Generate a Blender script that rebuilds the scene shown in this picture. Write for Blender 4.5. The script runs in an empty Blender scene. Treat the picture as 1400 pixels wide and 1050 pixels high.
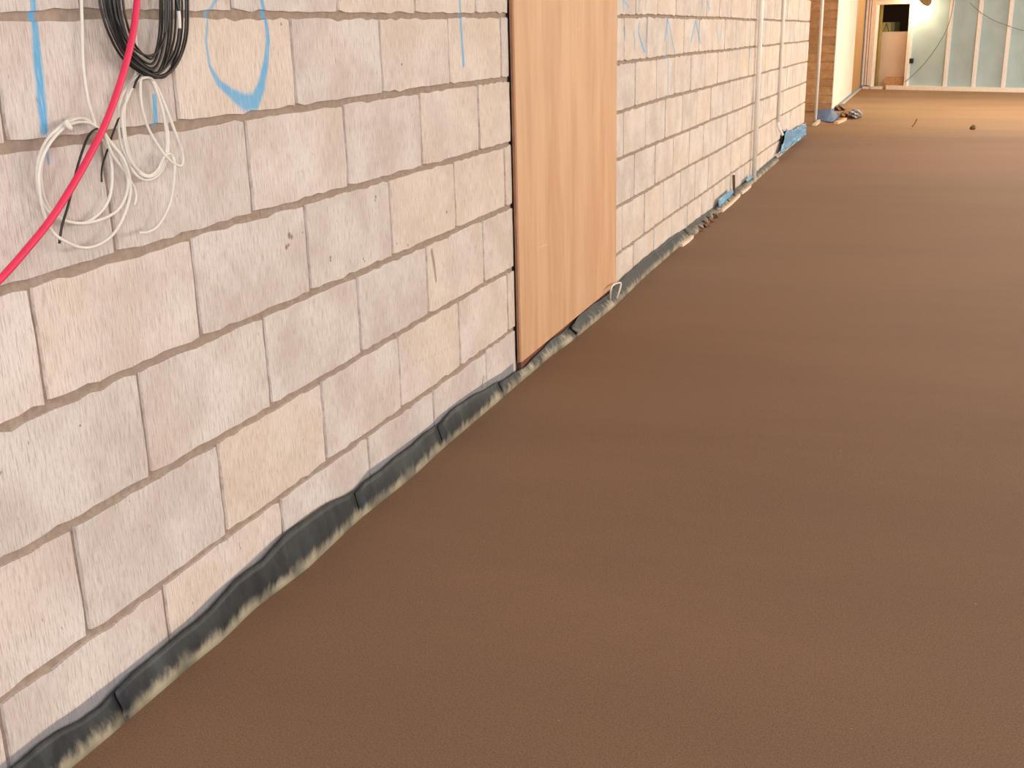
import bpy, bmesh, math, random
import numpy as np
from mathutils import Vector, Matrix

random.seed(7)
scene = bpy.context.scene
C = scene.collection
W, H = 1400, 1050

# ------------------------------------------------------------------ camera
FPX, PITCH, ROLL, YAW, CH, CD = 1494.83, .3141, -.0254, .3661, 1.2799, 1.4142
_cy, _sy = math.cos(YAW), math.sin(YAW)
FWD = Vector((-_sy * math.cos(PITCH), _cy * math.cos(PITCH), -math.sin(PITCH)))
_r = FWD.cross(Vector((0, 0, 1))).normalized()
_u = _r.cross(FWD)
RGT = math.cos(ROLL) * _r + math.sin(ROLL) * _u
UPV = -math.sin(ROLL) * _r + math.cos(ROLL) * _u
CAM = Vector((CD, 0, CH))
cam_data = bpy.data.cameras.new('camera')
cam_data.sensor_fit = 'HORIZONTAL'
cam_data.sensor_width = 36
cam_data.lens = FPX * 36 / W
cam_data.clip_start = .02
cam_data.clip_end = 200
cam = bpy.data.objects.new('camera', cam_data)
C.objects.link(cam)
m = Matrix((RGT, UPV, -FWD)).transposed().to_4x4()
m.translation = CAM
cam.matrix_world = m
scene.camera = cam

# ------------------------------------------------------------------ light
scene.view_settings.view_transform = 'Standard'
scene.view_settings.look = 'None'
scene.view_settings.gamma = 1
scene.view_settings.use_curve_mapping = False
scene.view_settings.exposure = -0.12
world = bpy.data.worlds.new('world')
scene.world = world
world.use_nodes = True
world.node_tree.nodes['Background'].inputs[0].default_value = (.80, .90, 1.0, 1)
world.node_tree.nodes['Background'].inputs[1].default_value = 1.0

def area(name, loc, look, sx, sy, power, col):
    d = bpy.data.lights.new(name, 'AREA')
    d.shape = 'RECTANGLE'; d.size = sx; d.size_y = sy
    d.energy = power; d.color = col
    o = bpy.data.objects.new(name, d); C.objects.link(o)
    o.location = loc
    o.rotation_euler = (Vector(look) - Vector(loc)).to_track_quat('-Z', 'Y').to_euler()
    return o

# invented, unseen lights at the right and back wall openings, supplying daylight
area('added_side_light', (8.9, 1.2, 1.7), (0, 1.2, 1.4), 4.2, 1.8, 100, (.98, .97, .94))
area('added_side_light', (8.9, 7.2, 1.7), (0, 7.2, 1.4), 4.2, 1.8, 300, (1, .92, .76))
area('added_side_light', (8.9, 13.2, 1.7), (0, 13.2, 1.4), 4.2, 1.8, 320, (1, .90, .68))
area('added_side_light', (8.9, 19.0, 1.7), (0, 19.0, 1.4), 4.2, 1.8, 300, (1, .97, .94))
area('added_back_light', (4.2, -3.9, 1.9), (1.0, 4, .8), 3.2, 1.6, 275, (.955, .965, 1))

# added fill lights under the ceiling, unseen above the frame
for _i, _y in enumerate((1.0, 6.5, 12.0, 17.5)):
    area('added_ceiling_light', (2.6, _y, 2.93), (2.6, _y + .001, 0), .5, 3.5, (14, 45, 85, 160)[_i], ((1, .95, .92), (1, .90, .80), (1, .86, .68), (1, .88, .70))[_i])

# ------------------------------------------------------------------ helpers
def ray(px, py):
    return FWD + RGT * ((px - W / 2) / FPX) + UPV * ((H / 2 - py) / FPX)

def on_wall(px, py, X=0.0):          # point of the block wall's plane (or a plane parallel to it)
    r = ray(px, py); return CAM + r * ((X - CD) / r.x)

def on_floor(px, py, Z=0.0):
    r = ray(px, py); return CAM + r * ((Z - CH) / r.z)

def at_y(px, py, Y):
    r = ray(px, py); return CAM + r * (Y / r.y)

def px_size(p):                       # metres per photo pixel at a point
    return (p - CAM).dot(FWD) / FPX

def mesh_obj(name, verts, faces, mat=None, parent=None, smooth=False, loc=None):
    me = bpy.data.meshes.new(name)
    if loc is not None:
        verts = [(v[0] - loc[0], v[1] - loc[1], v[2] - loc[2]) for v in verts]
    me.from_pydata([tuple(v) for v in verts], [], faces)
    me.update()
    if smooth:
        me.polygons.foreach_set('use_smooth', [True] * len(me.polygons))
    o = bpy.data.objects.new(name, me); C.objects.link(o)
    if loc is not None: o.location = loc
    if mat: me.materials.append(mat)
    if parent:
        o.parent = parent
        o.matrix_parent_inverse = parent.matrix_basis.inverted()
    return o

def tag(o, label=None, cat=None, group=None, kind=None):
    if label: o['label'] = label
    if cat: o['category'] = cat
    if group: o['group'] = group
    if kind: o['kind'] = kind
    return o

def empty(name, loc):
    o = bpy.data.objects.new(name, None); C.objects.link(o)
    o.location = loc; o.empty_display_size = .05
    return o

class MB:
    def __init__(s): s.v = []; s.f = []
    def box(s, x0, x1, y0, y1, z0, z1):
        b = len(s.v)
        s.v += [(x0,y0,z0),(x1,y0,z0),(x1,y1,z0),(x0,y1,z0),(x0,y0,z1),(x1,y0,z1),(x1,y1,z1),(x0,y1,z1)]
        s.f += [tuple(b+i for i in q) for q in ((3,2,1,0),(4,5,6,7),(0,1,5,4),(1,2,6,5),(2,3,7,6),(3,0,4,7))]
        return s
    def hexa(s, pts):                 # 8 points: bottom ring then top ring
        b = len(s.v); s.v += [tuple(p) for p in pts]
        s.f += [tuple(b+i for i in q) for q in ((3,2,1,0),(4,5,6,7),(0,1,5,4),(1,2,6,5),(2,3,7,6),(3,0,4,7))]
        return s
    def tube(s, pts, r, n=8, closed=False, r2=None):
        pts = [Vector(p) for p in pts]; N = len(pts); b = len(s.v)
        up = None
        for i, p in enumerate(pts):
            if closed: t = pts[(i+1) % N] - pts[i-1]
            else: t = pts[min(i+1, N-1)] - pts[max(i-1, 0)]
            t.normalize()
            if up is None:
                up = Vector((1, 0, 0)) if abs(t.x) < .9 else Vector((0, 0, 1))
            up = (up - t * up.dot(t)).normalized()
            sd = t.cross(up)
            rr = r if not hasattr(r, '__len__') else r[i]
            for k in range(n):
                a = 2 * math.pi * k / n
                s.v.append(tuple(p + up * (math.cos(a) * rr) + sd * (math.sin(a) * rr)))
        for i in range(N if closed else N - 1):
            j = (i + 1) % N
            for k in range(n):
                k2 = (k + 1) % n
                s.f.append((b+i*n+k, b+i*n+k2, b+j*n+k2, b+j*n+k))
        if not closed:
            s.f.append(tuple(b + k for k in range(n))[::-1])
            s.f.append(tuple(b + (N-1)*n + k for k in range(n)))
        return s
    def build(s, name, mat=None, parent=None, smooth=False, loc=None):
        return mesh_obj(name, s.v, s.f, mat, parent, smooth, loc)

def spline(pts, seg=8, closed=False):
    P = [Vector(p) for p in pts]; out = []; n = len(P)
    rng = range(n) if closed else range(n - 1)
    for i in rng:
        if closed: a, b, c, d = P[i-1], P[i], P[(i+1) % n], P[(i+2) % n]
        else: a, b, c, d = P[max(i-1,0)], P[i], P[i+1], P[min(i+2,n-1)]
        for k in range(seg):
            t = k / seg
            out.append(.5*((2*b)+(c-a)*t+(2*a-5*b+4*c-d)*t*t+(3*b-a-3*c+d)*t**3))
    if not closed: out.append(P[-1])
    return out

def interp(tbl, s):
    if s <= tbl[0][0]: return tbl[0][1]
    for (a, va), (b, vb) in zip(tbl, tbl[1:]):
        if s <= b: return va + (vb - va) * (s - a) / (b - a)
    return tbl[-1][1]

# ------------------------------------------------------------------ materials
class NT:
    def __init__(s, name):
        s.mat = bpy.data.materials.new(name); s.mat.use_nodes = True
        s.t = s.mat.node_tree; s.t.nodes.clear()
        s.out = s.n('ShaderNodeOutputMaterial')
        s.b = s.n('ShaderNodeBsdfPrincipled')
        s.l(s.b.outputs[0], s.out.inputs[0])
    def n(s, t, **k):
        o = s.t.nodes.new(t)
        for a, v in k.items(): setattr(o, a, v)
        return o
    def l(s, a, b): s.t.links.new(a, b)
    def put(s, sock, v):
        if hasattr(v, 'links') or isinstance(v, bpy.types.NodeSocket): s.l(v, sock)
        else: sock.default_value = v
    def pos(s): return s.n('ShaderNodeNewGeometry').outputs['Position']
    def math(s, op, a, b=0., c=None, clamp=False):
        o = s.n('ShaderNodeMath', operation=op, use_clamp=clamp)
        s.put(o.inputs[0], a); s.put(o.inputs[1], b)
        if c is not None: s.put(o.inputs[2], c)
        return o.outputs[0]
    def vm(s, op, a, b=(0,0,0), scale=None):
        o = s.n('ShaderNodeVectorMath', operation=op)
        s.put(o.inputs[0], a); s.put(o.inputs[1], b)
        if scale is not None: s.put(o.inputs['Scale'], scale)
        return o.outputs['Value'] if op in ('DOT_PRODUCT', 'LENGTH', 'DISTANCE') else o.outputs[0]
    def noise(s, vec, scale, detail=3, rough=.5):
        o = s.n('ShaderNodeTexNoise'); s.l(vec, o.inputs['Vector'])
        o.inputs['Scale'].default_value = scale; o.inputs['Detail'].default_value = detail
        o.inputs['Roughness'].default_value = rough
        return o.outputs[0]
    def ramp(s, fac, a, b, lo=0., hi=1.):
        o = s.n('ShaderNodeMapRange', interpolation_type='SMOOTHSTEP')
        s.put(o.inputs[0], fac); s.put(o.inputs[1], a); s.put(o.inputs[2], b)
        o.inputs[3].default_value = lo; o.inputs[4].default_value = hi
        return o.outputs[0]
    def mix(s, fac, a, b, mode='MIX'):
        o = s.n('ShaderNodeMix', data_type='RGBA', blend_type=mode)
        s.put(o.inputs[0], fac)
        for sk, v in ((o.inputs[6], a), (o.inputs[7], b)):
            if isinstance(v, tuple): sk.default_value = v + (1,) if len(v) == 3 else v
            else: s.l(v, sk)
        return o.outputs[2]
    def bump(s, h, strength, dist):
        o = s.n('ShaderNodeBump'); s.l(h, o.inputs['Height'])
        o.inputs['Strength'].default_value = strength; o.inputs['Distance'].default_value = dist
        s.l(o.outputs[0], s.b.inputs['Normal'])
    def set(s, **k):
        for a, v in k.items():
            sk = s.b.inputs[a.replace('_', ' ')]
            if isinstance(v, tuple) and len(v) == 3: v = v + (1,)
            s.put(sk, v)
        return s.mat

def srgb(r, g, b):
    return tuple(((c/255)/12.92 if c/255 <= .04045 else ((c/255+.055)/1.055)**2.4) for c in (r, g, b))

def plain(name, col, rough=.6, var=.12, scale=25, spec=.4, bump=0., metal=0.):
    t = NT(name); p = t.pos()
    n = t.noise(p, scale, 4)
    c = t.mix(t.ramp(n, .3, .7), tuple(x*(1-var) for x in col), tuple(min(1, x*(1+var)) for x in col))
    t.set(Base_Color=c, Roughness=rough, Specular_IOR_Level=spec, Metallic=metal)
    if bump: t.bump(n, bump, .01)
    return t.mat

# marks on the wall: sprayed paint, mortar smears, printed dots (all flat on the blocks)
MARKS = []
def mark(kind, pts, r, soft=.5, alpha=1.):
    P = [on_wall(x, y) for x, y in pts]
    rr = r if hasattr(r, '__len__') else [r] * len(P)
    if len(P) == 1: P = P * 2; rr = list(rr) * 2
    for i in range(len(P) - 1):
        sz = px_size((P[i] + P[i+1]) / 2)
        rad = (rr[i] * sz, rr[i+1] * sz)
        MARKS.append((kind, P[i], P[i+1], rad, soft, alpha))
B = 'blue'
mark(B, [(45,-20),(47,30),(52,90),(57,140),(60,178)], [5.5,6.5,9,9.5,8], .75, .95)
mark(B, [(64,205),(67,222)], 3.5, 1., .6)
mark(B, [(320,-8),(297,-2),(284,18),(281,55),(286,90)], [4,3.5,3,3,3.5], .9, .7)
mark(B, [(286,90),(298,113),(320,131)], [3,6,9], .7, .85)
mark(B, [(320,131),(334,140),(348,139),(357,118),(363,85),(366,55),(362,20),(357,-6)], [10,13,13,10,7,5.5,4.5,4.5], .65, .9)
mark(B, [(211,132),(213,168)], 5, .6, .9)
mark(B, [(628,-8),(631,45),(634,88)], [3,3.8,4.6], .9, .85)
for pts, a in [([(852,0),(853,13)],.6),([(849,-4),(860,10)],.4),([(874,0),(873,15)],.5),([(883,0),(882,13)],.45),([(960,2),(961,9)],.7),([(968,4),(970,13)],.6),
        ([(844,24),(844,36)],.6),([(854,38),(855,54)],.5),([(874,32),(873,45),(881,71)],.75),([(867,43),(868,68)],.5),
        ([(885,26),(882,70)],.6),([(913,24),(909,55)],.8),([(914,28),(918,50),(923,73)],.6),([(913,26),(913.5,80),(913,134)],.6),
        ([(951,28),(945,56)],.7),([(951,28),(957,58)],.75),([(980,32),(982,56)],.5),([(987,32),(985,54)],.6),
        ([(1026,32),(1025,79)],.55),([(1046,11),(1046,43)],.5),([(1055,11),(1054,24)],.4),([(1063,32),(1063,58)],.45),
        ([(1084.5,32),(1084,57)],.6),([(838,75),(840,86)],.6)]:
    mark(B, pts, 2.5, 1., min(.95, a * 1.3))
K = 'brown'
for x, y, r in [(396,322,5),(399,324,4),(392,338,4),(395,335,3),(452,352,2.6),(452,356,2.6),(549,88,2.2),(611,290,2.2),(414,318,1.6),
                (497,354,1.8),(499,357,1.8),(514,269,2.2),(513,274,1.8),(110,582,2.2),(384,33,2.4),(700,0,1),(558,335,2),(543,333,1.6),(664,516,1.5)]:
    mark(K, [(x,y)], r, .8, .85)
mark(K, [(590,343),(593,360),(596,384)], [4,4.5,2.5], .8, .7)
mark(K, [(658,531),(661,514)], 1.3, .6, .9)
for i in range(15):
    u = i / 14; x = 557 + 60 * u; y = 502 - 27 * u - (0 if i > 4 else (i % 2) * 3)
    mark('print', [(x, y - 1.6), (x, y + 1.2)], .9, .6, .55)

MCOL = {'blue': srgb(84, 172, 222), 'brown': srgb(122, 92, 72), 'print': srgb(150, 140, 145)}

def add_marks(t, col, pos, marks, streak):
    masks = {}
    for kind, a, b, r, soft, al in marks:
        d = b - a
        pa = t.vm('SUBTRACT', pos, tuple(a))
        if d.length > 1e-6:
            h = t.math('MULTIPLY', t.vm('DOT_PRODUCT', pa, tuple(d)), 1 / d.length_squared, clamp=True)
            pa = t.vm('SUBTRACT', pa, t.vm('SCALE', tuple(d), scale=h))
        ln = t.vm('LENGTH', t.vm('MULTIPLY', pa, (0, 1, 1)))
        if d.length > 1e-6 and abs(r[1] - r[0]) > 1e-5:
            ln = t.math('DIVIDE', ln, t.math('MULTIPLY_ADD', h, r[1] - r[0], r[0]))
        else: ln = t.math('DIVIDE', ln, r[0])
        mk = t.ramp(ln, 1 + .35*soft, 1 - soft*.75, 0, al)
        masks[kind] = mk if kind not in masks else t.math('MAXIMUM', masks[kind], mk)
    for kind, mk in masks.items():
        fac = t.math('MULTIPLY', mk, t.ramp(streak, .25, .6, .55, 1.))
        col = t.mix(fac, col, MCOL[kind])
    return col

def block_material(name, marks):
    t = NT(name); p = t.pos()
    rnd = t.n('ShaderNodeObjectInfo').outputs['Random']
    off = t.n('ShaderNodeCombineXYZ'); t.l(t.math('MULTIPLY', rnd, 37.), off.inputs[2]); t.l(t.math('MULTIPLY', rnd, 91.), off.inputs[1])
    q = t.vm('ADD', p, off.outputs[0])
    comb = t.noise(t.vm('MULTIPLY', q, (30, 330, 26)), 1., 3, .6)       # vertical combed tooling
    fine = t.noise(t.vm('MULTIPLY', q, (60, 520, 90)), 1., 2, .6)
    mott = t.noise(q, 5., 4, .55)
    mot2 = t.noise(t.vm('ADD', q, (3., 7., 1.)), 2.6, 3, .5)
    c = t.mix(t.ramp(mott, .32, .68), srgb(208, 195, 189), srgb(228, 219, 215))
    warm = t.ramp(t.math('ADD', t.math('MULTIPLY', mot2, .75), t.math('MULTIPLY', rnd, .28)), .42, .76)
    c = t.mix(t.math('MULTIPLY', warm, .55), c, srgb(219, 199, 180))
    c = t.mix(t.ramp(comb, .46, .72, 0, .58), c, srgb(160, 142, 130))
    c = t.mix(t.ramp(fine, .50, .78, 0, .35), c, srgb(166, 150, 138))
    c = t.mix(t.ramp(comb, .44, .28, 0, .45), c, srgb(242, 234, 230))
    pit = t.noise(t.vm('MULTIPLY', q, (40, 75, 26)), 1., 3, .65)
    c = t.mix(t.ramp(pit, .69, .745, 0, .75), c, srgb(140, 118, 102))
    br = t.math('MULTIPLY_ADD', rnd, .10, .94)
    c = t.mix(1., c, t.vm('SCALE', (1, 1, 1), scale=br), 'MULTIPLY')
    if marks: c = add_marks(t, c, p, marks, comb)
    t.set(Base_Color=c, Roughness=.88, Specular_IOR_Level=.2)
    t.bump(t.math('ADD', comb, t.math('MULTIPLY', fine, .5)), .55, .0025)
    return t.mat

def mortar_material(name, marks):
    t = NT(name); p = t.pos()
    n = t.noise(p, 60, 5, .65); n2 = t.noise(p, 4, 3)
    c = t.mix(t.ramp(n, .3, .7), srgb(148, 130, 117), srgb(172, 154, 141))
    c = t.mix(t.ramp(n2, .35, .7, 0, .5), c, srgb(158, 139, 125))
    if marks: c = add_marks(t, c, p, marks, n)
    t.set(Base_Color=c, Roughness=.92, Specular_IOR_Level=.15)
    t.bump(n, .6, .004)
    return t.mat

# screed floor
def floor_material():
    t = NT('screed'); p = t.pos()
    big = t.noise(t.vm('MULTIPLY', p, (.35, 1.1, 1)), 1.2, 4, .55)
    med = t.noise(t.vm('MULTIPLY', p, (1, 1.6, 1)), 6, 4, .6)
    grain = t.noise(p, 330, 3, .7)
    c = t.mix(t.ramp(big, .3, .7), srgb(114, 88, 70), srgb(128, 99, 78))
    c = t.mix(t.ramp(med, .35, .7, 0, .35), c, srgb(118, 92, 77))
    c = t.mix(t.ramp(grain, .40, .66, 0, .6), c, srgb(160, 128, 104))
    c = t.mix(t.ramp(t.noise(t.vm('ADD', p, (5, 5, 5)), 260, 2, .6), .55, .70, 0, .7), c, srgb(84, 64, 54))
    v = t.n('ShaderNodeTexVoronoi'); t.l(p, v.inputs['Vector']); v.inputs['Scale'].default_value = 13
    sel = t.n('ShaderNodeSeparateColor'); t.l(v.outputs['Color'], sel.inputs[0])
    spk = t.math('MULTIPLY', t.ramp(v.outputs['Distance'], .035, .02), t.math('GREATER_THAN', sel.outputs[0], .75))
    c = t.mix(t.math('MULTIPLY', spk, .8), c, srgb(200, 178, 158))
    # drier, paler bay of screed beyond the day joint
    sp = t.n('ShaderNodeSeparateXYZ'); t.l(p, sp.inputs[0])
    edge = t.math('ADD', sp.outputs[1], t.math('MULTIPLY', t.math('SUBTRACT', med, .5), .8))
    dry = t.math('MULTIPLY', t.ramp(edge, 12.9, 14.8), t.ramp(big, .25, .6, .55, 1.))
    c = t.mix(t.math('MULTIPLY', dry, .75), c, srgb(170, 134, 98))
    t.set(Base_Color=c, Roughness=.72, Specular_IOR_Level=.32)
    t.bump(t.math('ADD', grain, t.math('MULTIPLY', med, 2.)), .35, .004)
    return t.mat

def wood_material(name, a, b, c3, scale=1.):
    t = NT(name); p = t.pos()
    warp = t.noise(t.vm('MULTIPLY', p, (3, 3, .5)), 1.3, 3)
    q = t.vm('ADD', t.vm('MULTIPLY', p, (5*scale, 5*scale, .5*scale)), t.vm('SCALE', (1, 1, 0), scale=warp))
    g = t.noise(q, 2.2, 5, .6)
    f = t.noise(t.vm('MULTIPLY', p, (260*scale, 260*scale, 5*scale)), 1., 2)
    c = t.mix(t.ramp(g, .3, .7), a, b)
    c = t.mix(t.ramp(f, .45, .8, 0, .3), c, c3)
    t.set(Base_Color=c, Roughness=.55, Specular_IOR_Level=.35)
    t.bump(f, .15, .002)
    return t.mat

M = {}
M['mortar'] = mortar_material('mortar', [k for k in MARKS if k[0] == 'blue'])
M['mortar_plain'] = mortar_material('mortar_plain', [])
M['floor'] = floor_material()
M['ply'] = wood_material('plywood', srgb(200, 154, 119), srgb(217, 176, 138), srgb(190, 143, 109))
M['ply_edge'] = plain('plywood_edge', srgb(150, 108, 82), .8)
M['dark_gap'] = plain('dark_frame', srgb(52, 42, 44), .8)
M['red'] = plain('red_sheath', srgb(226, 52, 92), .45, .05)
M['black'] = plain('black_sheath', srgb(30, 28, 28), .4, .2, spec=.5)
M['white'] = plain('white_sheath', srgb(226, 222, 214), .5, .04)
M['white_pipe'] = plain('white_conduit', srgb(246, 242, 236), .45, .02)
M['stud'] = plain('pale_stud', srgb(244, 234, 230), .5, .04)
M['track'] = plain('pale_track', srgb(246, 238, 232), .6, .05)
M['board'] = plain('blue_grey_board', srgb(176, 198, 206), .75, .06, 3)
M['plaster'] = plain('cream_lining', srgb(246, 238, 222), .8, .05, 3)
M['tan_far'] = wood_material('tan_lining', srgb(196, 146, 92), srgb(216, 168, 110), srgb(180, 130, 84))
M['pink'] = plain('pinkish_board', srgb(226, 204, 188), .8, .05, 3)
M['blue'] = plain('blue_polythene', srgb(104, 162, 206), .3, .2, 9, .6, .4)
M['blue_dark'] = plain('deep_blue_polythene', srgb(66, 126, 184), .35, .2, 9, .5, .4)
M['foam'] = plain('white_foam', srgb(226, 208, 190), .8, .08)
M['clod'] = plain('grey_brown_rubble', srgb(140, 116, 98), .95, .3, 40, .2, .8)
M['ceil'] = plain('ceiling_paint', srgb(225, 215, 200), .9, .03, 2)
M['room'] = plain('side_wall_paint', srgb(222, 212, 198), .9, .04, 2)
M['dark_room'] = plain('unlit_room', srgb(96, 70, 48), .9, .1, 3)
M['olive'] = plain('olive_post', srgb(176, 150, 84), .7)
M['box_beige'] = plain('beige', srgb(196, 152, 112), .9)
M['wire'] = plain('grey_wire', srgb(112, 112, 108), .6)
M['scratch'] = plain('pale_scratch', srgb(236, 200, 170), .8)
M['dark'] = plain('dark_plastic', srgb(34, 30, 30), .5)

# ------------------------------------------------------------------ the block wall
CEIL = 3.0
S0, S1 = -1.5, 13.40          # ends of the block wall
P0, P1 = 3.735, 5.085         # opening covered by the plywood sheet
FAR_TRACK_A = on_floor(1178, 121.5); FAR_TRACK_B = on_floor(1400, 126.5)

BED_NEAR = {1: -.010, 2: .005, 3: .008, 4: .007, 5: .004, 6: -.004}
def bed(k, s):                  # height of bed joint k (1 = the one near the top of the photo) at distance s
    z = (7 - k) * .225 - .0168 + BED_NEAR.get(k, 0 if k > 6 else -.006)
    if k == 7: return -.02
    z += -.048 * max(0, min(1, (s - 6.2) / 7.2)) ** 1.0
    if k == 1: z += -.004 * max(0, (2.4 - s)) / 1.
    z += .0018 * math.sin(s * 3.1 + k * 2.3)
    return z
OFF_L, OFF_R = 1.4161, 5.293
def perps(row):                 # row r lies between bed r and bed r+1 ; row 1 is the photo's second course
    half = 0 if row % 2 == 0 else .5
    if row == 0: half = .5 * 0 + .25 - .25
    out = []
    rr = random.Random(row * 13 + 5)
    # rows 2,4,6 have perps at half offsets relative to rows 1,3,5
    h = 0. if row % 2 == 1 else .225
    s = OFF_L + h - .45 * 8
    a = []
    while s < P0 - .03:
        if s > S0 + .08: a.append(s + rr.uniform(-.007, .007))
        s += .45
    b = []
    s = OFF_R + h - .45
    while s < S1 - .08:
        if s > P1 + .03: b.append(s + rr.uniform(-.008, .008))
        s += .45
    return a, b

wl = MB()
DEPTH = .11
wl.box(-DEPTH, -.0065, S0, P0, -.1, CEIL).box(-DEPTH, -.011, P1, S1, -.1, CEIL).box(-DEPTH, -.0065, P0, P1, 2.12, CEIL)
wall_left = tag(wl.build('wall_left', M['mortar']), kind='structure')

BLOCK_MATS = {}
def block_mat_for(y0, y1, z0, z1):
    idx = []
    for i, (k, a, b, r, so, al) in enumerate(MARKS):
        e = max(r) * 1.4
        if max(a.y, b.y) + e > y0 and min(a.y, b.y) - e < y1 and max(a.z, b.z) + e > z0 and min(a.z, b.z) - e < z1: idx.append(i)
    key = tuple(idx)
    if key not in BLOCK_MATS:
        BLOCK_MATS[key] = block_material('concrete_block', [MARKS[i] for i in idx])
    return BLOCK_MATS[key]

def block_shape(y0, y1, zb, zt, rr, lean=0.):
    """outline of one block face with ragged arrises: front ring and rear ring"""
    jb, jp = .0086, .0060                   # half joints
    a, b = y0 + jp, y1 - jp
    w = b - a
    nx = 14 if w > .25 else 7
    nz = 5
    def J(s): return rr.gauss(0, s)
    pts = []
    for i in range(nx):
        u = i / nx; y = a + w * u
        pts.append((y + (J(.0012) if i else 0), zb(y) + jb + (J(.0017) if i else .004)))
    for i in range(nz):
        u = i / nz
        pts.append((b + (J(.0011) if i else -.003), zb(b) + jb + (zt(b) - zb(b) - 2*jb) * u + J(.001)))
    for i in range(nx):
        u = i / nx; y = b - w * u
        pts.append((y + (J(.0012) if i else 0), zt(y) - jb + (J(.0022) if i else -.003)))
    for i in range(nz):
        u = i / nz
        pts.append((a + (J(.0011) if i else .002), zt(a) - jb - (zt(a) - zb(a) - 2*jb) * u + J(.001)))
    cyy, czz = (a + b) / 2, (zb(a) + zt(a)) / 2
    x0 = rr.uniform(-.0012, .0012)
    n = len(pts)
    V, F = [], []
    for y, z in pts: V.append((x0, y, z))
    for y, z in pts:
        V.append((-.013, y + (.0012 if y > cyy else -.0012), z + (.0012 if z > czz else -.0012)))
    F.append(tuple(range(n)))
    for i in range(n):
        j = (i + 1) % n
        F.append((i, n + i, n + j, j))
    return V, F, (0, cyy, czz)

extraV, extraF = [], []
nblk = 0
rr = random.Random(3)
for row in range(-6, 7):
    zb = (lambda y, k=row + 1: bed(k, y)); zt = (lambda y, k=row: bed(k, y))
    if bed(row, 2) > CEIL + .1: continue
    a, b = perps(row)
    spans = []
    e = [S0 - .005] + a + [P0 + .006]
    spans += list(zip(e, e[1:]))
    e = [P1 - .006] + b + [S1 + .005]
    spans += list(zip(e, e[1:]))
    if bed(row + 1, 4) > 2.1:
        spans += [(P0 + .006, P0 + .45), (P0 + .45, P0 + .9), (P0 + .9, P1 - .006)]
    for y0, y1 in spans:
        if y1 - y0 < .03: continue
        if row == -6: zt = lambda y: min(CEIL, bed(-6, y))
        V, F, loc = block_shape(y0, y1, zb, zt, rr)
        seen = row >= -1 and y1 > .9
        if seen:
            mat = block_mat_for(y0, y1, bed(row+1, y0) - .01, bed(row, y0) + .01)
            mesh_obj('block', V, F, mat, wall_left, loc=loc); nblk += 1
        else:
            o = len(extraV); extraV += V; extraF += [tuple(i + o for i in f) for f in F]
tag(mesh_obj('upper_blocks', extraV, extraF, block_mat_for(0, 0, 9, 9), wall_left), kind='stuff')
print('blocks', nblk)

# ------------------------------------------------------------------ floor and the rest of the shell
XR, YB = 9.0, -4.0
YF = 24.6
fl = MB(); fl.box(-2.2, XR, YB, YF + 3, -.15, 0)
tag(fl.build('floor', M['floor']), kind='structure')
ce = MB(); ce.box(-2.2, XR, YB, YF + 3, CEIL, CEIL + .15)
tag(ce.build('ceiling', M['ceil']), kind='structure')
wr = MB()
wr.box(XR, XR + .2, YB, YF, 0, .75).box(XR, XR + .2, YB, YF, 2.65, CEIL)
ys = [YB, -1.0, 3.4, 5.0, 9.4, 11.0, 15.4, 16.8, 21.2, YF]
for i in range(0, len(ys), 2): wr.box(XR, XR + .2, ys[i], ys[i+1], .75, 2.65)
tag(wr.build('wall_right', M['room']), kind='structure')
wb = MB()
wb.box(-2.2, XR, YB - .2, YB, 0, .7).box(-2.2, XR, YB - .2, YB, 2.7, CEIL).box(-2.2, 2.5, YB - .2, YB, .7, 2.7).box(5.9, XR, YB - .2, YB, .7, 2.7)
tag(wb.build('wall_back', M['room']), kind='structure')

# ------------------------------------------------------------------ plywood sheet over the opening
ply = empty('plywood_sheet', (0.01, (P0 + P1) / 2, .05))
tag(ply, 'tall reddish-brown plywood sheet boarding up the opening in the block wall', 'board')
zb0 = .068
pb = MB()
y0, y1 = P0 + .010, P1 + .012
pb.hexa([(.006, y0, zb0), (.020, y0, zb0), (.020, y1, zb0 + .004), (.006, y1, zb0 + .004), (.006, y0, 2.2), (.020, y0, 2.2), (.020, y1, 2.2), (.006, y1, 2.2)])
pb.build('board', M['ply'], ply)
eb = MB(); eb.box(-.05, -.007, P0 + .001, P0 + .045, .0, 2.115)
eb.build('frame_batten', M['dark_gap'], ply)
eb = MB(); eb.box(-.05, .0055, P1 - .045, P1 - .001, .0, 2.115)
eb.build('frame_batten', M['ply_edge'], ply)
eb = MB(); eb.box(-.05, .004, P0 + .046, P1 - .046, .0, .10)  # strip coloured red-brown as the shade in the gap below the board
eb.build('gap_shade_strip', plain('red_brown_shade', srgb(120, 72, 58), .85), ply)
eb = MB(); eb.box(.0058, .0125, P0 + .003, P0 + .0098, zb0, 2.2)
eb.build('edge_seal', M['ply_edge'], ply)
for (xa, ya), (xb, yb) in (((736, 339), (748, 334)), ((787, 42), (802, 29))):
    MB().tube([on_wall(xa, ya, .0203), on_wall(xb, yb, .0203)], .0012, 5).build('scratch', M['scratch'], ply)

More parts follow.
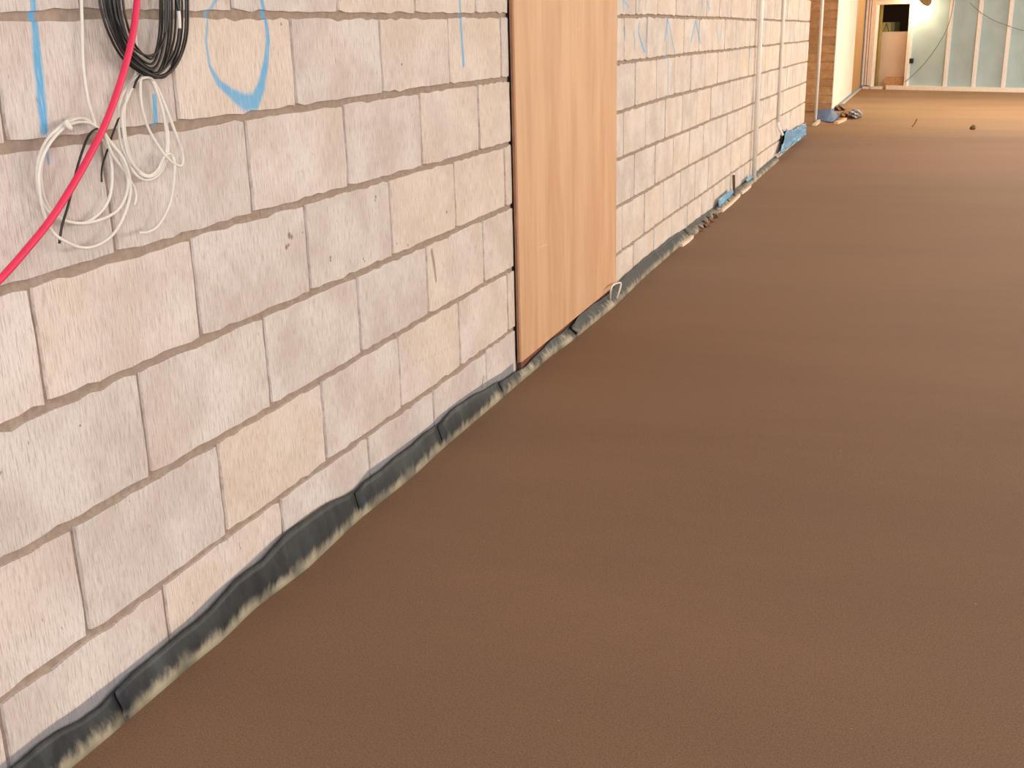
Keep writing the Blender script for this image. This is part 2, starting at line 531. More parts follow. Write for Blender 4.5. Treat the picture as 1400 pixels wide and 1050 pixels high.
# ------------------------------------------------------------------ black membrane along the foot of the wall
top_px = [(22,1050),(81,1005),(135,975),(186,922),(237,879),(276,849),(330,792),(363,765),(386,740),(428,704),(470,680),(489.5,674),(503,659),(542,629),(578,599),(602,581),(626,556.6),(656,538),(684.6,523.4),(720,502),(733.7,488),(761,460.6),(775,453.7),(791,433),(811,417),(829.7,405.7),(852,382),(871,365),(890.7,347.8),(905.7,337),(920.7,324),(940,312.5),(957,298.6),(978.5,283.6)]
TOP = [(p.y, p.z) for p in (on_wall(x, y, .022) for x, y in top_px)]
TOP = [(0.2, .1), (.9, .1)] + TOP + [(8.4, .05), (9.5, .045), (11, .05), (13.4, .04)]
bot_px = [(99,1044),(135,1015),(192,966),(258,909),(303,873),(342,834),(417,777),(488,710),(560,653),(602,614),(681,547),(749.7,488),(779,467),(843,415),(877.7,380.6),(923,341),(948.6,322),(978.6,294),(1025.7,253.6)]
BOT = [(p.y, max(.016, p.x + .004)) for p in (on_floor(x, y) for x, y in bot_px)]
BOT = [(.2, .02)] + BOT + [(13.4, .03)]

def membrane_mat():
    t = NT('black_membrane'); p = t.pos()
    sp = t.n('ShaderNodeSeparateXYZ'); t.l(p, sp.inputs[0])
    n = t.noise(t.vm('MULTIPLY', p, (1, 1, .35)), 28, 5, .65)
    n2 = t.noise(t.vm('MULTIPLY', p, (1, 2, 1)), 5, 3)
    h = t.math('SUBTRACT', sp.outputs[2], t.math('MULTIPLY', t.math('SUBTRACT', n, .42), .075))
    dust = t.ramp(h, .034, .000)
    dust = t.math('MULTIPLY', dust, t.ramp(n2, .30, .62, .3, .9))
    c = t.mix(t.ramp(n, .3, .7), srgb(30, 33, 36), srgb(50, 54, 57))
    c = t.mix(t.ramp(n2, .55, .7, 0, .4), c, srgb(84, 90, 92))
    c = t.mix(dust, c, srgb(184, 174, 150))
    t.set(Base_Color=c, Roughness=.5, Specular_IOR_Level=.45)
    t.bump(n, .25, .006)
    return t.mat
M['membrane'] = membrane_mat()
mem = empty('membrane_upstand', (.02, 4, 0))
tag(mem, 'black plastic damp membrane turned up along the foot of the block wall', 'membrane')
cuts = [0.3, 1.45, 2.435, 2.99, 3.53, 4.37, 6.75, 8.2, 9.63, 10.95]
rg = random.Random(11)
for ci, (a, b) in enumerate(zip(cuts, cuts[1:])):
    n = max(8, int((b - a) / .05))
    V, F = [], []
    lip = .012 if ci in (5,) else .004
    for i in range(n + 1):
        u = i / n; y = a - .006 + (b - a + .014) * u
        zt = interp(TOP, y) + .0025 * math.sin(y * 31)
        xb = interp(BOT, y)
        out = (lip * (1 - u) ** 6 + .0035 * math.sin(u * math.pi)) + .0015 * math.sin(y * 23)
        xt = .013 + out
        prof = [(xb + .004, -.01), (xb + .002, .012), (xb * .75 + xt * .25 + .002 + out, zt * .45), (xt, zt * .82), (xt - .002, zt)]
        for x, z in prof: V.append((x, y, z))
        for x, z in prof[::-1]: V.append((x - .0025, y, z))
    m_ = 10
    for i in range(n):
        for k in range(m_):
            k2 = (k + 1) % m_
            F.append((i*m_+k, (i+1)*m_+k, (i+1)*m_+k2, i*m_+k2))
    F.append(tuple(range(m_))); F.append(tuple(n*m_ + k for k in range(m_))[::-1])
    mesh_obj('membrane_strip', V, F, M['membrane'], mem, True)
# see-through grey film standing behind the black strip
film_px = [(15,1044),(72,999),(108,975),(150,942),(180,918),(261,852),(300,813),(335,782),(383,737),(488,671),(503,650),(539,624.5),(575,597.5),(593,582.5),(601,572.6),(621.7,556.6),(660.6,529),(688,513),(701.7,500.6)]
FILM = [(p.y, p.z + .012) for p in (on_wall(x, y, .004) for x, y in film_px)]
FILM = [(.3, .1)] + FILM
t = NT('clear_grey_film')
tr = t.n('ShaderNodeBsdfTransparent'); tr.inputs[0].default_value = (.74, .76, .80, 1)
mx = t.n('ShaderNodeMixShader'); mx.inputs[0].default_value = .30
t.set(Base_Color=srgb(150, 156, 164), Roughness=.4)
t.l(tr.outputs[0], mx.inputs[1]); t.l(t.b.outputs[0], mx.inputs[2]); t.l(mx.outputs[0], t.out.inputs[0])
M['film'] = t.mat
V, F = [], []
n = 110
for i in range(n + 1):
    y = .4 + (3.70 - .4) * i / n
    z = interp(FILM, y)
    x = .0035 + .0012 * math.sin(y * 17)
    V += [(x, y, .0), (x + .001, y, z * .6), (x, y, z)]
for i in range(n):
    for k in range(2): F.append((i*3+k, (i+1)*3+k, (i+1)*3+k+1, i*3+k+1))
fo = mesh_obj('polythene_film', V, F, M['film'], mem, True)
fo['label'] = 'thin see-through grey film edge'

# ------------------------------------------------------------------ cables on the wall
def wpts(px, x):
    xs = x if hasattr(x, '__len__') else [x] * len(px)
    return [on_wall(p[0], p[1], xx) for p, xx in zip(px, xs)]

red_px = [(197,-330),(196,-200),(193,-80),(188,-5),(181,50),(167,105),(147,162),(126,206),(98,256),(68,302),(34,344),(0,382),(-50,430),(-120,500)]
rp = spline(wpts(red_px, [.02,.03,.045,.055,.06,.06,.06,.058,.055,.05,.045,.04,.035,.03]), 8)
ro = MB().tube(rp, .0062, 12).build('red_cable', M['red'], smooth=True)
tag(ro, 'thick red cable slung diagonally across the block wall in front of the coils', 'cable')

coil = empty('black_cable_coil', on_wall(200, 100, .03))
tag(coil, 'hank of black cable hanging on the block wall above the white coils', 'cable coil')
rk = random.Random(21)
hub = (196, -150)
def loop(xl, xr, xb, yb, xo):
    px = [(hub[0] - 8, hub[1] - rk.uniform(0, 14)), (xl + 14, -105), (xl - 1, -50), (xl, 0), (xl + (xb - xl) * .17, yb * .42), (xl + (xb - xl) * .48, yb * .78), (xb, yb),
          (xb + (xr - xb) * .58, yb * .90), (xb + (xr - xb) * .95, yb * .52), (xr, 0), (xr - 3, -50), (xr - 18, -105), (hub[0] + 10, hub[1] - rk.uniform(0, 14))]
    xs = [.02] + [xo + rk.uniform(-.004, .004) for _ in range(11)] + [.02]
    return wpts(px, xs)
allp = []
specs = [(136,257,208,106,.030),(141,254,212,104,.036),(146,240,203,102,.024),(149,231,207,101,.032),(152,245,216,106,.022),(155,226,204,95,.038),
         (158,222,203,87,.028),(160,235,211,99,.034),(163,227,205,93,.020),(168,219,204,80,.030),(154,229,200,76,.040),(144,249,214,103,.026)]
for q in specs:
    allp += loop(*q)
MB().tube(spline(allp, 6), .0023, 8).build('cable', M['black'], coil, True)
MB().tube(spline(wpts([(235,-40),(239,-10),(243,10),(244.5,17)], .044), 5), .0027, 8).build('cable_end', M['black'], coil, True)
tp = MB().tube(spline(wpts([(244,15),(245,24),(245.5,39)], .044), 4), .0036, 8).build('white_tape', M['white'], coil, True)
tp['label'] = 'white tape band on one strand'
MB().tube(spline(wpts([(245.5,38),(243,58),(236,78),(222,96),(206,104)], [.044,.042,.04,.036,.03]), 6), .0029, 8).build('cable_end', M['black'], coil, True)
MB().tube(wpts([(hub[0]-14,hub[1]+2),(hub[0]+14,hub[1]+2)], .024), .012, 8).build('cable_tie', M['black'], coil, True)
MB().tube(wpts([(hub[0],hub[1]-6),(hub[0],hub[1]-6)], [.0,.045]), .005, 8).build('wall_hook', M['dark'], coil, True)

# white coil at the left
wc = empty('white_cable_coil', on_wall(115, 250, .02))
tag(wc, 'round white cable coil left of the red cable, bound with black tie', 'cable coil')
px1 = [(104,-260),(108,-120),(110,-40),(112,30),(114,90),(121,138),(130,172),(118,166),(95,163),(70,188),(56,230),(62,275),(85,300),(120,303),(149,272),(152,220),(138,186),(118,163),(92,167),(64,192),(51,228),(56,272),(77,297),(118,305),(160,288),(175,252),(165,215),(146,188),(122,168),(90,173),(62,206),(53,248),(66,308),(93,332),(125,338),(158,316),(178,266),(171,222),(152,196),(143,182)]
xs1 = [.012 + .006 * ((i * 7) % 4) / 3 + (.006 if i > 17 else 0) + (.006 if i > 29 else 0) for i in range(len(px1))]
MB().tube(spline(wpts(px1, xs1), 6), .0030, 8).build('cable', M['white'], wc, True)
MB().tube(spline(wpts([(143,182),(152,208),(168,232),(180,250),(186,266),(184,281)], [.03,.028,.02,.016,.014,.012]), 6), .0028, 8).build('cable_tail', M['white'], wc, True)
MB().tube(spline(wpts([(90,164),(94,170),(97,176),(92,172),(89,166)], .033), 5), .0035, 8).build('knot', M['white'], wc, True)
MB().tube(spline(wpts([(133,176),(126,180),(118,192),(106,228),(94,278),(85,308),(81,333)], [.034,.038,.036,.03,.034,.03,.026]), 6), .0022, 8).build('cable_tie', M['black'], wc, True)

# white coil hanging under the black hank
w2 = empty('white_cable_coil', on_wall(205, 180, .02))
tag(w2, 'long drooping white cable coil hanging below the black hank', 'cable coil')
px2 = [(172,-260),(178,-100),(181,-20),(184,40),(188,78),(186,100),(178,112),(165,135),(162,170),(168,205),(185,238),(204,246),(222,232),(230,205),(227,165),(214,125),(203,106),(190,104),(178,116),(170,150),(172,190),(184,228),(203,242),(221,228),(228,195),(222,150),(208,110),(196,104),(192,112),(194,145),(205,180),(228,215),(246,227),(250,214),(242,188),(228,150),(214,118),(204,106),(186,112),(174,135),(167,160),(176,215),(198,239),(214,234),(226,212),(236,214),(238.5,235),(233,276),(218,306),(203,317),(190,318)]
xs2 = [.010 + .007 * ((i * 5) % 3) / 2 + min(.014, i * .0005) for i in range(len(px2))]
MB().tube(spline(wpts(px2, xs2), 6), .0028, 8).build('cable', M['white'], w2, True)
MB().tube(spline(wpts([(192,103),(187,110),(183,120)], .036), 4), .0022, 8).build('cable_tie', M['black'], w2, True)
MB().tube(spline(wpts([(163,160),(156,178),(150,196),(141,223),(139,236),(139,249)], [.02,.016,.014,.014,.016,.016]), 5), .0018, 8).build('tie_tail', M['black'], w2, True)

# ------------------------------------------------------------------ conduits on the wall
def conduit(base, r, z0, z1, label, bend=None):
    e = empty('white_conduit', (base.x, base.y, z0)); tag(e, label, 'pipe')
    MB().tube([(base.x, base.y, z0), (base.x, base.y, z1)], r, 14).build('pipe', M['white_pipe'], e, True)
    for z in (.55, 1.3, 2.2):
        if base.x > 0: MB().box(-.002, base.x, base.y - r * .6, base.y + r * .6, z, z + .02).build('clip', M['white_pipe'], e)
    return e
p = on_floor(1033, 243)
c1 = conduit(Vector((.034, on_wall(1036.5, 110, .034).y, 0)), .020, 0, CEIL, 'thicker white conduit running down the block wall to the floor')
s2 = on_wall(1069.5, 60, .02).y
zb2 = on_wall(1067, 165, .02).z
c2 = conduit(Vector((.018, s2, 0)), .0145, zb2, CEIL, 'thin white conduit on the block wall ending above the blue plastic')
MB().tube(spline([(.018, s2, zb2 + .002), (.022, s2 + .02, zb2 - .05), (.05, s2 + .12, zb2 - .13)], 5), .014, 10).build('bent_end', M['white_pipe'], c2, True)
b3 = on_floor(1114.5, 166)
c3 = conduit(Vector((b3.x, b3.y, 0)), .022, 0, CEIL, 'white pipe standing free in the recess before the brown brickwork')

# ------------------------------------------------------------------ recess with brown brickwork
YBR = on_wall(1139, 130, 0).y
wret = MB(); wret.box(-2.0, -.004, YBR + .006, YBR + .11, 0, CEIL)
wret_o = tag(wret.build('wall_return', plain('tan_joint', srgb(206, 168, 124), .9, .1)), kind='structure')
t = NT('brown_brick'); p = t.pos()
rnd = t.n('ShaderNodeObjectInfo').outputs['Random']
n = t.noise(p, 16, 4, .6)
c = t.mix(t.ramp(n, .3, .7), srgb(190, 142, 98), srgb(214, 170, 124))
c = t.mix(t.math('MULTIPLY', rnd, .6), c, srgb(160, 114, 80))
t.set(Base_Color=c, Roughness=.9, Specular_IOR_Level=.2); t.bump(n, .5, .01)
M['brick'] = t.mat
brk = MB(); g = .006
BW, BH = .44, .118
brk.hexa([(g, .004, g), (BW-g, .004, g), (BW-g, .03, g), (g, .03, g), (g, .004, BH-g), (BW-g, .004, BH-g), (BW-g, .03, BH-g), (g, .03, BH-g)])
brk.hexa([(g+.004, -.008, g+.004), (BW-g-.004, -.008, g+.004), (BW-g, .004, g), (g, .004, g), (g+.004, -.008, BH-g-.004), (BW-g-.004, -.008, BH-g-.004), (BW-g, .004, BH-g), (g, .004, BH-g)])
bme = bpy.data.meshes.new('brick'); bme.from_pydata(brk.v, [], brk.f); bme.materials.append(M['brick'])
hme = bpy.data.meshes.new('brick_half')
hme.from_pydata([(v[0] * .5, v[1], v[2]) for v in brk.v], [], brk.f); hme.materials.append(M['brick'])
for r_ in range(25):
    x = -.004
    if r_ % 2:
        x -= BW / 2
        o = bpy.data.objects.new('brick', hme); C.objects.link(o); o.location = (x, YBR + rg.uniform(-.002, .002), r_ * BH); o.parent = wret_o
    for k in range(3):
        x -= BW
        o = bpy.data.objects.new('brick', bme); C.objects.link(o); o.location = (x, YBR + rg.uniform(-.003, .003), r_ * BH); o.parent = wret_o
wre = MB(); wre.box(-2.2, -2.0, S1 - 1.0, YBR + .2, 0, CEIL).box(-2.2, -DEPTH, S1 - 1.2, S1 - 1.0, 0, CEIL)
tag(wre.build('wall_recess', M['room']), kind='structure')

# ------------------------------------------------------------------ lined wall beyond the recess
A, Bf = FAR_TRACK_A.copy(), FAR_TRACK_B.copy()
U = (Bf - A).normalized(); U.z = 0; U.normalize()
NRM = Vector((U.y, -U.x, 0))           # towards the camera
if NRM.y > 0: NRM = -NRM
def fw(px, py, off=0.):                # point on the far wall's plane moved 'off' metres into the room
    o = A + NRM * off; r = ray(px, py)
    return CAM + r * ((o - CAM).dot(NRM) / r.dot(NRM))
def fu(px, py=100, off=0.): return (fw(px, py, off) - A).dot(U)
def fbox(mb, u0, u1, n0, n1, z0, z1):
    q = [A + U*u + NRM*n for u, n in ((u0, n1), (u1, n1), (u1, n0), (u0, n0))]
    mb.hexa([(p.x, p.y, z0) for p in q] + [(p.x, p.y, z1) for p in q]); return mb
yc = A.y + (0 - A.x) / U.x * U.y       # where the lined wall meets the far wall
YSPLIT = on_wall(1166, 100, 0).y
lin = MB(); lin.box(-.11, -.015, YBR + .11, yc + .02, 0, CEIL)
lin_o = tag(lin.build('wall_lining', M['mortar_plain']), kind='structure')
MB().box(-.014, 0, YBR - .012, YSPLIT - .004, .05, CEIL - .01).build('lining_board', M['plaster'], lin_o)
MB().box(-.014, 0, YSPLIT, yc - .02, .05, CEIL - .01).build('lining_board', M['tan_far'], lin_o)  # far end of the lining in a tan, grained colour
MB().box(-.012, .006, YBR, YBR + 2.2, 0, .05).build('membrane_edge', plain('grey_blue_film', srgb(150, 156, 166), .5), lin_o)
MB().box(-.012, .004, YBR + 2.22, yc - .3, 0, .05).build('membrane_edge', M['blue'], lin_o)
MB().box(.006, .035, YBR + 1.6, yc - .05, 0, .018).build('foam_strip', M['foam'], lin_o)

# ------------------------------------------------------------------ far partition
uL, uR = fu(1192.5), fu(1237)
zH = fw(1215, 6.).z
UEND = (XR - A.x) / U.x
far = MB()
fbox(far, -.3, uL - .02, -.10, -.085, 0, CEIL); fbox(far, uR + .03, UEND, -.10, -.085, 0, CEIL); fbox(far, uL - .02, uR + .03, -.10, -.085, zH + .08, CEIL)
far_o = tag(far.build('wall_far', M['board']), kind='structure')
studs = [fu(x, 121) for x in (1288.8, 1327.7, 1368.5)]
step = studs[2] - studs[1]
u = studs[2] + step
while u < UEND - .1:
    studs.append(u); u += step
for u in studs:
    st = MB(); fbox(st, u - .006, u + .040, -.004, 0., .07, CEIL); fbox(st, u + .034, u + .040, -.085, -.004, .07, CEIL)
    fbox(st, u - .006, u + .040, -.085, -.081, .07, CEIL)
    st.build('stud', M['stud'], far_o)
for px0, px1, nm in ((1179, 1181.4, 'stud'), (1183, 1184.6, 'stud'), (1186, 1191.2, 'stud')):
    st = MB(); fbox(st, fu(px0), fu(px1), -.085, .01, .07, CEIL); st.build(nm, M['stud'], far_o)
bk = MB(); fbox(bk, -.02, uL - .03, -.084, -.06, .07, CEIL); bk.build('corner_backing', plain('slate_blue_backing', srgb(120, 124, 140), .8), far_o)
tk = MB(); fbox(tk, uR - .35, UEND, -.09, .02, 0, .075); tk.build('floor_track', M['track'], far_o)
tk = MB(); fbox(tk, .02, uL + .2, -.09, .012, 0, .05); tk.build('floor_track', M['track'], far_o)
d1 = MB()
fbox(d1, uR, uR + .055, -.10, .012, 0, zH + .085); fbox(d1, uL - .035, uL, -.10, .012, 0, zH + .085); fbox(d1, uL, uR, -.10, .012, zH, zH + .085)
tag(d1.build('door_1', M['track']), kind='structure')
# unlit room beyond the doorway
br = MB()
fbox(br, -1.2, 2.6, -2.6, -2.5, 0, CEIL); fbox(br, -1.3, -1.2, -2.6, -.10, 0, CEIL); fbox(br, 2.6, 2.7, -2.6, -.10, 0, CEIL)
tag(br.build('wall_beyond', M['dark_room']), kind='structure')
po = MB(); q0, q1 = fu(1193, 100, -.2), fu(1198.5, 100, -.2); fbox(po, q0, q1, -.28, -.2, 0, CEIL)
tag(po.build('timber_post', M['olive']), 'olive-yellow post just inside the far doorway', 'post')
zt = fw(1215, 43.5, -.32).z
pk = MB(); u0, u1 = fu(1194, 100, -.32), fu(1237, 100, -.32)
q = [A + U*u0 + NRM*(-.30), A + U*u1 + NRM*(-.30)]
dn = NRM * -.06; th = NRM * -.018
pk.hexa([q[0], q[1], q[1] + th, q[0] + th, q[0] + dn + Vector((0,0,zt)), q[1] + dn + Vector((0,0,zt)), q[1] + dn + th + Vector((0,0,zt)), q[0] + dn + th + Vector((0,0,zt))])
tag(pk.build('pink_board', M['pink']), 'pale pinkish board standing across the lower half of the far doorway', 'board')
cb = MB(); u0, u1 = fu(1209, 110, -.12), fu(1235, 110, -.12); fbox(cb, u0, u1, -.26, -.12, 0, fw(1215, 105.5, -.12).z)  # darker beige box shape low against the board
cbo = tag(cb.build('beige_box', M['box_beige']), 'small darker cardboard box at the foot of the pinkish board', 'box')
# cabinet with a warning sign
N0 = -.75
cab = empty('electrical_cabinet', A + U * fu(1210, 40, N0) + NRM * N0)
tag(cab, 'grey-yellow cabinet with triangular warning sign behind the pinkish board', 'cabinet')
u0, u1 = fu(1199, 36, N0), fu(1223, 36, N0); zc = fw(1210, 30.5, N0).z; zd = fw(1210, 45, N0).z
k = MB(); fbox(k, u0, u1, N0 - .2, N0, 0, zc); k.build('body', plain('olive_grey_metal', srgb(150, 146, 104), .6), cab)
for i in range(3):
    k = MB(); a_ = u0 + .012 + i * .032; fbox(k, a_, a_ + .014, N0, N0 + .006, zd, zc - .01); k.build('louvre', plain('grey_louvre', srgb(104, 104, 96), .6), cab)
um, uw = fu(1212, 36, N0), fu(1218, 36, N0) - fu(1206, 36, N0)
k = MB(); fbox(k, um - uw/2, um + uw/2, N0, N0 + .004, zd - .02, zc - .004); sg = k.build('sign_plate', plain('yellow_sign', srgb(214, 190, 110), .6), cab)
tri = MB()
P_ = [A + U*(um - uw*.36) + NRM*(N0 + .008) + Vector((0,0,zd + .01)), A + U*um + NRM*(N0 + .008) + Vector((0,0,zc - .02)), A + U*(um + uw*.36) + NRM*(N0 + .008) + Vector((0,0,zd + .01))]
tri.tube(P_, .006, 5, True); tri.build('warning_triangle', M['dark'], sg)

# lamp by the doorway
Lb = fw(1250, 8, .16)
lamp = empty('work_lamp', Lb); tag(lamp, 'lit round caged work lamp hanging on a lead beside the far doorway', 'lamp')
t = NT('hot_bulb'); t.set(Base_Color=(1, .9, .7), Emission_Color=(1, .80, .48), Emission_Strength=60.); M['bulb'] = t.mat
bm = bmesh.new(); bmesh.ops.create_uvsphere(bm, u_segments=16, v_segments=10, radius=.065)
me = bpy.data.meshes.new('bulb'); bm.to_mesh(me); bm.free(); me.materials.append(M['bulb'])
me.polygons.foreach_set('use_smooth', [True] * len(me.polygons))
bo = bpy.data.objects.new('bulb', me); C.objects.link(bo); bo.parent = lamp
cD = fw(1266, -5, .20) - Lb
ax = (-cD).normalized(); sx_ = ax.cross(Vector((0, 1, 0))).normalized(); sy_ = ax.cross(sx_)
V, F = [], []
R_ = .165; nn = 20
for j in range(7):
    a_ = j / 6 * math.pi / 2
    for k in range(nn):
        b_ = 2 * math.pi * k / nn
        pnt = cD - ax * (R_ * .55 * math.cos(a_)) + ax * .05 + (sx_ * math.cos(b_) + sy_ * math.sin(b_)) * (R_ * math.sin(a_) + .004)
        V.append(tuple(pnt))
for j in range(6):
    for k in range(nn):
        F.append((j*nn+k, j*nn+(k+1) % nn, (j+1)*nn+(k+1) % nn, (j+1)*nn+k))
me = bpy.data.meshes.new('reflector'); me.from_pydata(V, [], F); me.materials.append(plain('speckled_brown_metal', srgb(150, 112, 72), .6, .5, 60)); me.update()
rf = bpy.data.objects.new('reflector', me); C.objects.link(rf); rf.parent = lamp
k = MB(); k.tube([cD - ax * .05, cD + Vector((0, 0, .25)), Vector((cD.x, cD.y, CEIL - Lb.z))], .008, 8)
me = bpy.data.meshes.new('lead'); me.from_pydata(k.v, [], k.f); me.materials.append(M['black'])
ld = bpy.data.objects.new('lead', me); C.objects.link(ld); ld.parent = lamp
pl = bpy.data.lights.new('work_lamp_light', 'POINT'); pl.energy = 27; pl.color = (1, .74, .42); pl.shadow_soft_size = .09
plo = bpy.data.objects.new('work_lamp_light', pl); C.objects.link(plo); plo.location = Lb + NRM * .02 + Vector((0, 0, -.02)) - U * .02

# wires and a socket on the far partition
wire = MB().tube(spline([fw(1312, -150, .03), fw(1309, -60, .03), fw(1304, 0, .03), (fw(1296, 36, .015)), fw(1282, 62, .02), fw(1266, 84, .02), fw(1252, 99, .02), fw(1237.5, 112, .02)], 6), .0055, 6).build('hanging_wire', M['wire'], smooth=True)
tag(wire, 'thin dark wire looping down the far partition to the door frame', 'wire')
wire = MB().tube(spline([fw(1326, 4, .02), fw(1342, 18, .02), fw(1361, 29, .02), fw(1378, 35, .02), fw(1400, 42, .02), fw(1440, 48, .02), fw(1480, 40, .02)], 6), .005, 6).build('hanging_wire', M['wire'], smooth=True)
tag(wire, 'thin dark wire sagging across the studs at the upper right', 'wire')
u0 = fu(1245, 83, -.05)
sk = MB(); fbox(sk, u0 - .04, u0 + .04, -.085, -.03, fw(1245, 86.5, -.05).z, fw(1245, 80, -.05).z)
sko = sk.build('socket_box', M['dark']); tag(sko, 'small black socket box on the far partition beside the doorway', 'socket')

# ------------------------------------------------------------------ plastic and rubble at the foot of the wall
def sheet(name, px_rows, mat, th=.004, wob=.004, seed=1, label=None, cat='plastic sheet', parent=None, group=None):
    """rows of (px,py,plane) : plane 'w0.03' = parallel to the wall, 'f0.01' = at a height above the floor"""
    rr = random.Random(seed); rows = []
    for row in px_rows:
        rows.append([on_wall(x, y, float(pl[1:])) if pl[0] == 'w' else on_floor(x, y, float(pl[1:])) for x, y, pl in row])
    # densify
    dense = []
    for row in rows: dense.append(spline(row, 5))
    grid = []
    cols = [spline([r[i] for r in dense], 5) for i in range(len(dense[0]))]
    nr, nc = len(cols[0]), len(cols)
    V, F = [], []
    for j in range(nr):
        for i in range(nc):
            p = cols[i][j]
            w = Vector((abs(rr.gauss(0, wob)), 0, abs(rr.gauss(0, wob))))
            V.append(p + w)
    for j in range(nr):
        for i in range(nc): V.append(V[j*nc+i] + Vector((-th, th, -th * .5)))
    o_ = nr * nc
    for j in range(nr - 1):
        for i in range(nc - 1):
            a, b, c, d = j*nc+i, j*nc+i+1, (j+1)*nc+i+1, (j+1)*nc+i
            F.append((a, b, c, d)); F.append((o_+d, o_+c, o_+b, o_+a))
    ring = [i for i in range(nc)] + [j*nc+nc-1 for j in range(1, nr)] + [(nr-1)*nc+i for i in range(nc-2, -1, -1)] + [j*nc for j in range(nr-2, 0, -1)]
    for a, b in zip(ring, ring[1:] + ring[:1]): F.append((b, a, o_+a, o_+b))
    ob = mesh_obj(name, V, F, mat, parent, True)
    if label: tag(ob, label, cat, group)
    return ob

sheet('blue_plastic', [[(1074,178,'w.035'),(1084,178,'w.034'),(1093,173,'w.034'),(1101,171,'w.034')],
                       [(1070,197,'w.045'),(1082,193,'w.042'),(1092,186,'w.04'),(1101,180,'w.04')],
                       [(1064,214,'w.05'),(1074,206,'w.055'),(1088,195,'w.05'),(1101,185.5,'w.05')]], M['blue'], .004, .011, 3,
      'large blue plastic sheet turned up at the far end of the block wall')
sheet('black_fold', [[(1070,181,'w.02'),(1075,178,'w.028')], [(1067,200,'w.02'),(1072,196,'w.034')], [(1063,210,'w.02'),(1067,206,'w.04')]], M['black'], .004, .002, 4,
      'black folded edge just left of the large blue plastic sheet')
sheet('blue_plastic', [[(982,275,'w.03'),(990,266,'w.03'),(1000,259,'w.03')], [(983,284,'w.045'),(992,275,'w.045'),(1002,264,'w.045')]], M['blue'], .004, .004, 5,
      'scrap of blue plastic at the wall foot left of the thicker conduit')
sheet('blue_plastic', [[(1019,246,'w.03'),(1027,239,'w.03')], [(1021,250,'w.04'),(1029,243,'w.04')]], M['blue'], .004, .003, 6,
      'tiny blue plastic tab touching the foot of the thicker conduit')
sheet('blue_plastic', [[(1117,150,'f.03'),(1128,149.5,'f.035'),(1138,151,'f.03')], [(1117,157,'f.02'),(1130,158,'f.03'),(1146,158,'f.03')], [(1118,163,'f.006'),(1130,167,'f.006'),(1139,167,'f.006')]], M['blue_dark'], .004, .006, 7,
      'blue plastic sheet lying on the floor by the free-standing pipe')

def lump(name, px, py, sx, sy, sz, mat, seed, label, cat, group=None, X=None):
    p = on_floor(px, py)
    bm = bmesh.new(); bmesh.ops.create_icosphere(bm, subdivisions=3, radius=1)
    rr = random.Random(seed); off = [(rr.uniform(1.5, 4), rr.uniform(1.5, 4), rr.uniform(1.5, 4), rr.uniform(0, 6)) for _ in range(5)]
    for v in bm.verts:
        d = 1 + sum(.13 * math.sin(a * v.co.x * 2 + b * v.co.y * 2 + c * v.co.z * 2 + e) for a, b, c, e in off)
        v.co = Vector((v.co.x * sx * d, v.co.y * sy * d, max(-.55, v.co.z) * sz * d))
    zmin = min(v.co.z for v in bm.verts)
    for v in bm.verts: v.co.z -= zmin
    me = bpy.data.meshes.new(name); bm.to_mesh(me); bm.free(); me.materials.append(mat)
    o = bpy.data.objects.new(name, me); C.objects.link(o); o.location = (max(p.x, sx * .9 + .03) if X is None else X, p.y, 0)
    tag(o, label, cat, group); return o
G = 'rubble clods along the membrane'
for i, (x, y, r) in enumerate([(944,315,.020),(951,309,.024),(959,303,.022),(966,297,.020),(934,324,.016)]):
    lump('rubble_clod', x, y, r, r * 1.6, r * .9, M['clod'], 30 + i, 'brown-grey clod of rubble lying against the black membrane', 'rubble', G)
def slip(x0, y0, x1, y1, w, h, label, mat=None):
    a, b = on_floor(x0, y0, h * .5), on_floor(x1, y1, h * .5)
    if a.x < .3: a.x += .018; b.x += .018
    mat = mat or M['foam']
    d = (b - a).normalized(); s_ = Vector((d.y, -d.x, 0)) * (w / 2); z = Vector((0, 0, h / 2))
    pts = []
    for q in (a, b): pts.append(q)
    mid = (a + b) / 2 + s_ * .4
    mb = MB()
    mb.hexa([a - s_ - z, a + s_ - z, mid + s_ - z, mid - s_ - z, a - s_ + z, a + s_ + z, mid + s_ + z, mid - s_ + z])
    mb.hexa([mid - s_ - z, mid + s_ - z, b + s_ * .7 - z, b - s_ * .7 - z, mid - s_ + z, mid + s_ + z, b + s_ * .7 + z, b - s_ * .7 + z])
    return tag(mb.build('foam_strip', mat), label, 'foam strip')
slip(927, 335, 943, 323, .022, .02, 'short white foam strip beside the rubble, nearest the plywood sheet')
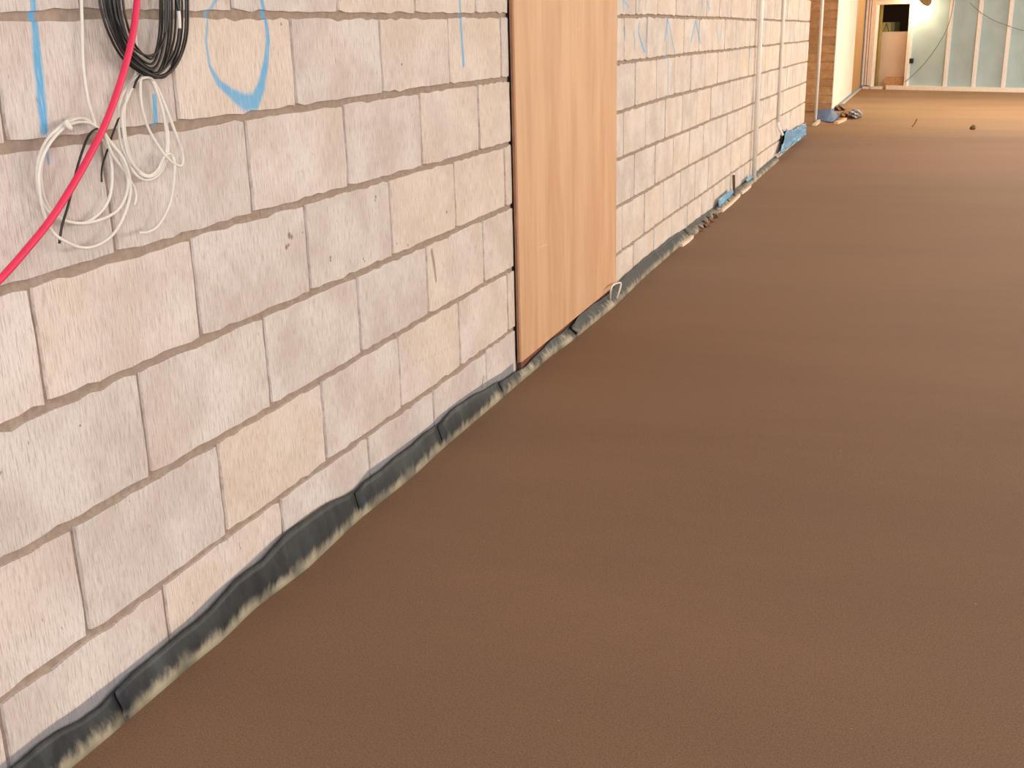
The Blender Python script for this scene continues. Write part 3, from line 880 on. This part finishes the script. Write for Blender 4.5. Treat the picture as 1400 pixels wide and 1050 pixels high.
slip(983, 288, 1008, 266.5, .02, .022, 'long white foam strip on the floor below the blue scrap')
slip(1010, 264, 1023, 254, .02, .02, 'white foam strip ending at the foot of the thicker conduit')
sb = on_wall(1004, 255, .03)
st = MB().tube([(.034, sb.y - .01, .0), (.02, sb.y + .01, on_wall(1006, 237, .02).z)], .011, 7).build('timber_stub', plain('brown_stub', srgb(96, 78, 64), .9))
tag(st, 'brown stub sticking up behind the blue scrap at the wall foot', 'stub')
# white wire loop poking out from behind the membrane
lp = spline([on_floor(834, 415, .004), on_wall(835, 398, .05), on_wall(838, 390, .045), on_wall(845, 387, .05), on_wall(849, 388, .055), on_wall(846, 400, .06), on_floor(841, 413, .004)], 6)
lo = MB().tube(lp, .0042, 8).build('wire_loop', M['white'], smooth=True)
tag(lo, 'small white wire loop sticking up by the corner of the plywood sheet', 'wire')
# heap at the corner of the lined wall
lump('crumpled_plastic', 1169, 161, .085, .24, .06, plain('grey_white_plastic', srgb(186, 186, 190), .4, .35, 12, .5, .5), 51, 'crumpled grey-white plastic at the tip of the heap past the recess', 'plastic sheet')
lump('rubble_clod', 1149, 150, .07, .25, .05, M['clod'], 52, 'dark clod heaped against the corner of the lined wall', 'rubble')
lump('rubble_clod', 1156, 158.5, .07, .18, .035, plain('tan_rubble', srgb(168, 126, 96), .9, .2, 20), 53, 'tan clod between the blue sheet and the crumpled plastic', 'rubble')
slip(1141, 168, 1154, 162.5, .05, .03, 'pale timber offcut lying over the edge of the blue floor sheet', plain('pale_timber', srgb(220, 190, 160), .8))
slip(1111, 171, 1118, 164.5, .05, .02, 'white offcut lying at the foot of the free-standing pipe')
# odd bits on the floor
p = on_floor(1251, 173)
tw = MB().tube(spline([(p.x - .03, p.y - .05, .006), (p.x - .01, p.y, .03), (p.x + .015, p.y + .02, .09)], 4), .008, 6).build('bent_twig', plain('tan_twig', srgb(120, 88, 62), .9))
tag(tw, 'bent brown twig standing on the far screed', 'twig')
lump('rubble_clod', 1330, 177, .028, .04, .03, M['clod'], 55, 'small dark clod alone on the far screed at right', 'rubble')
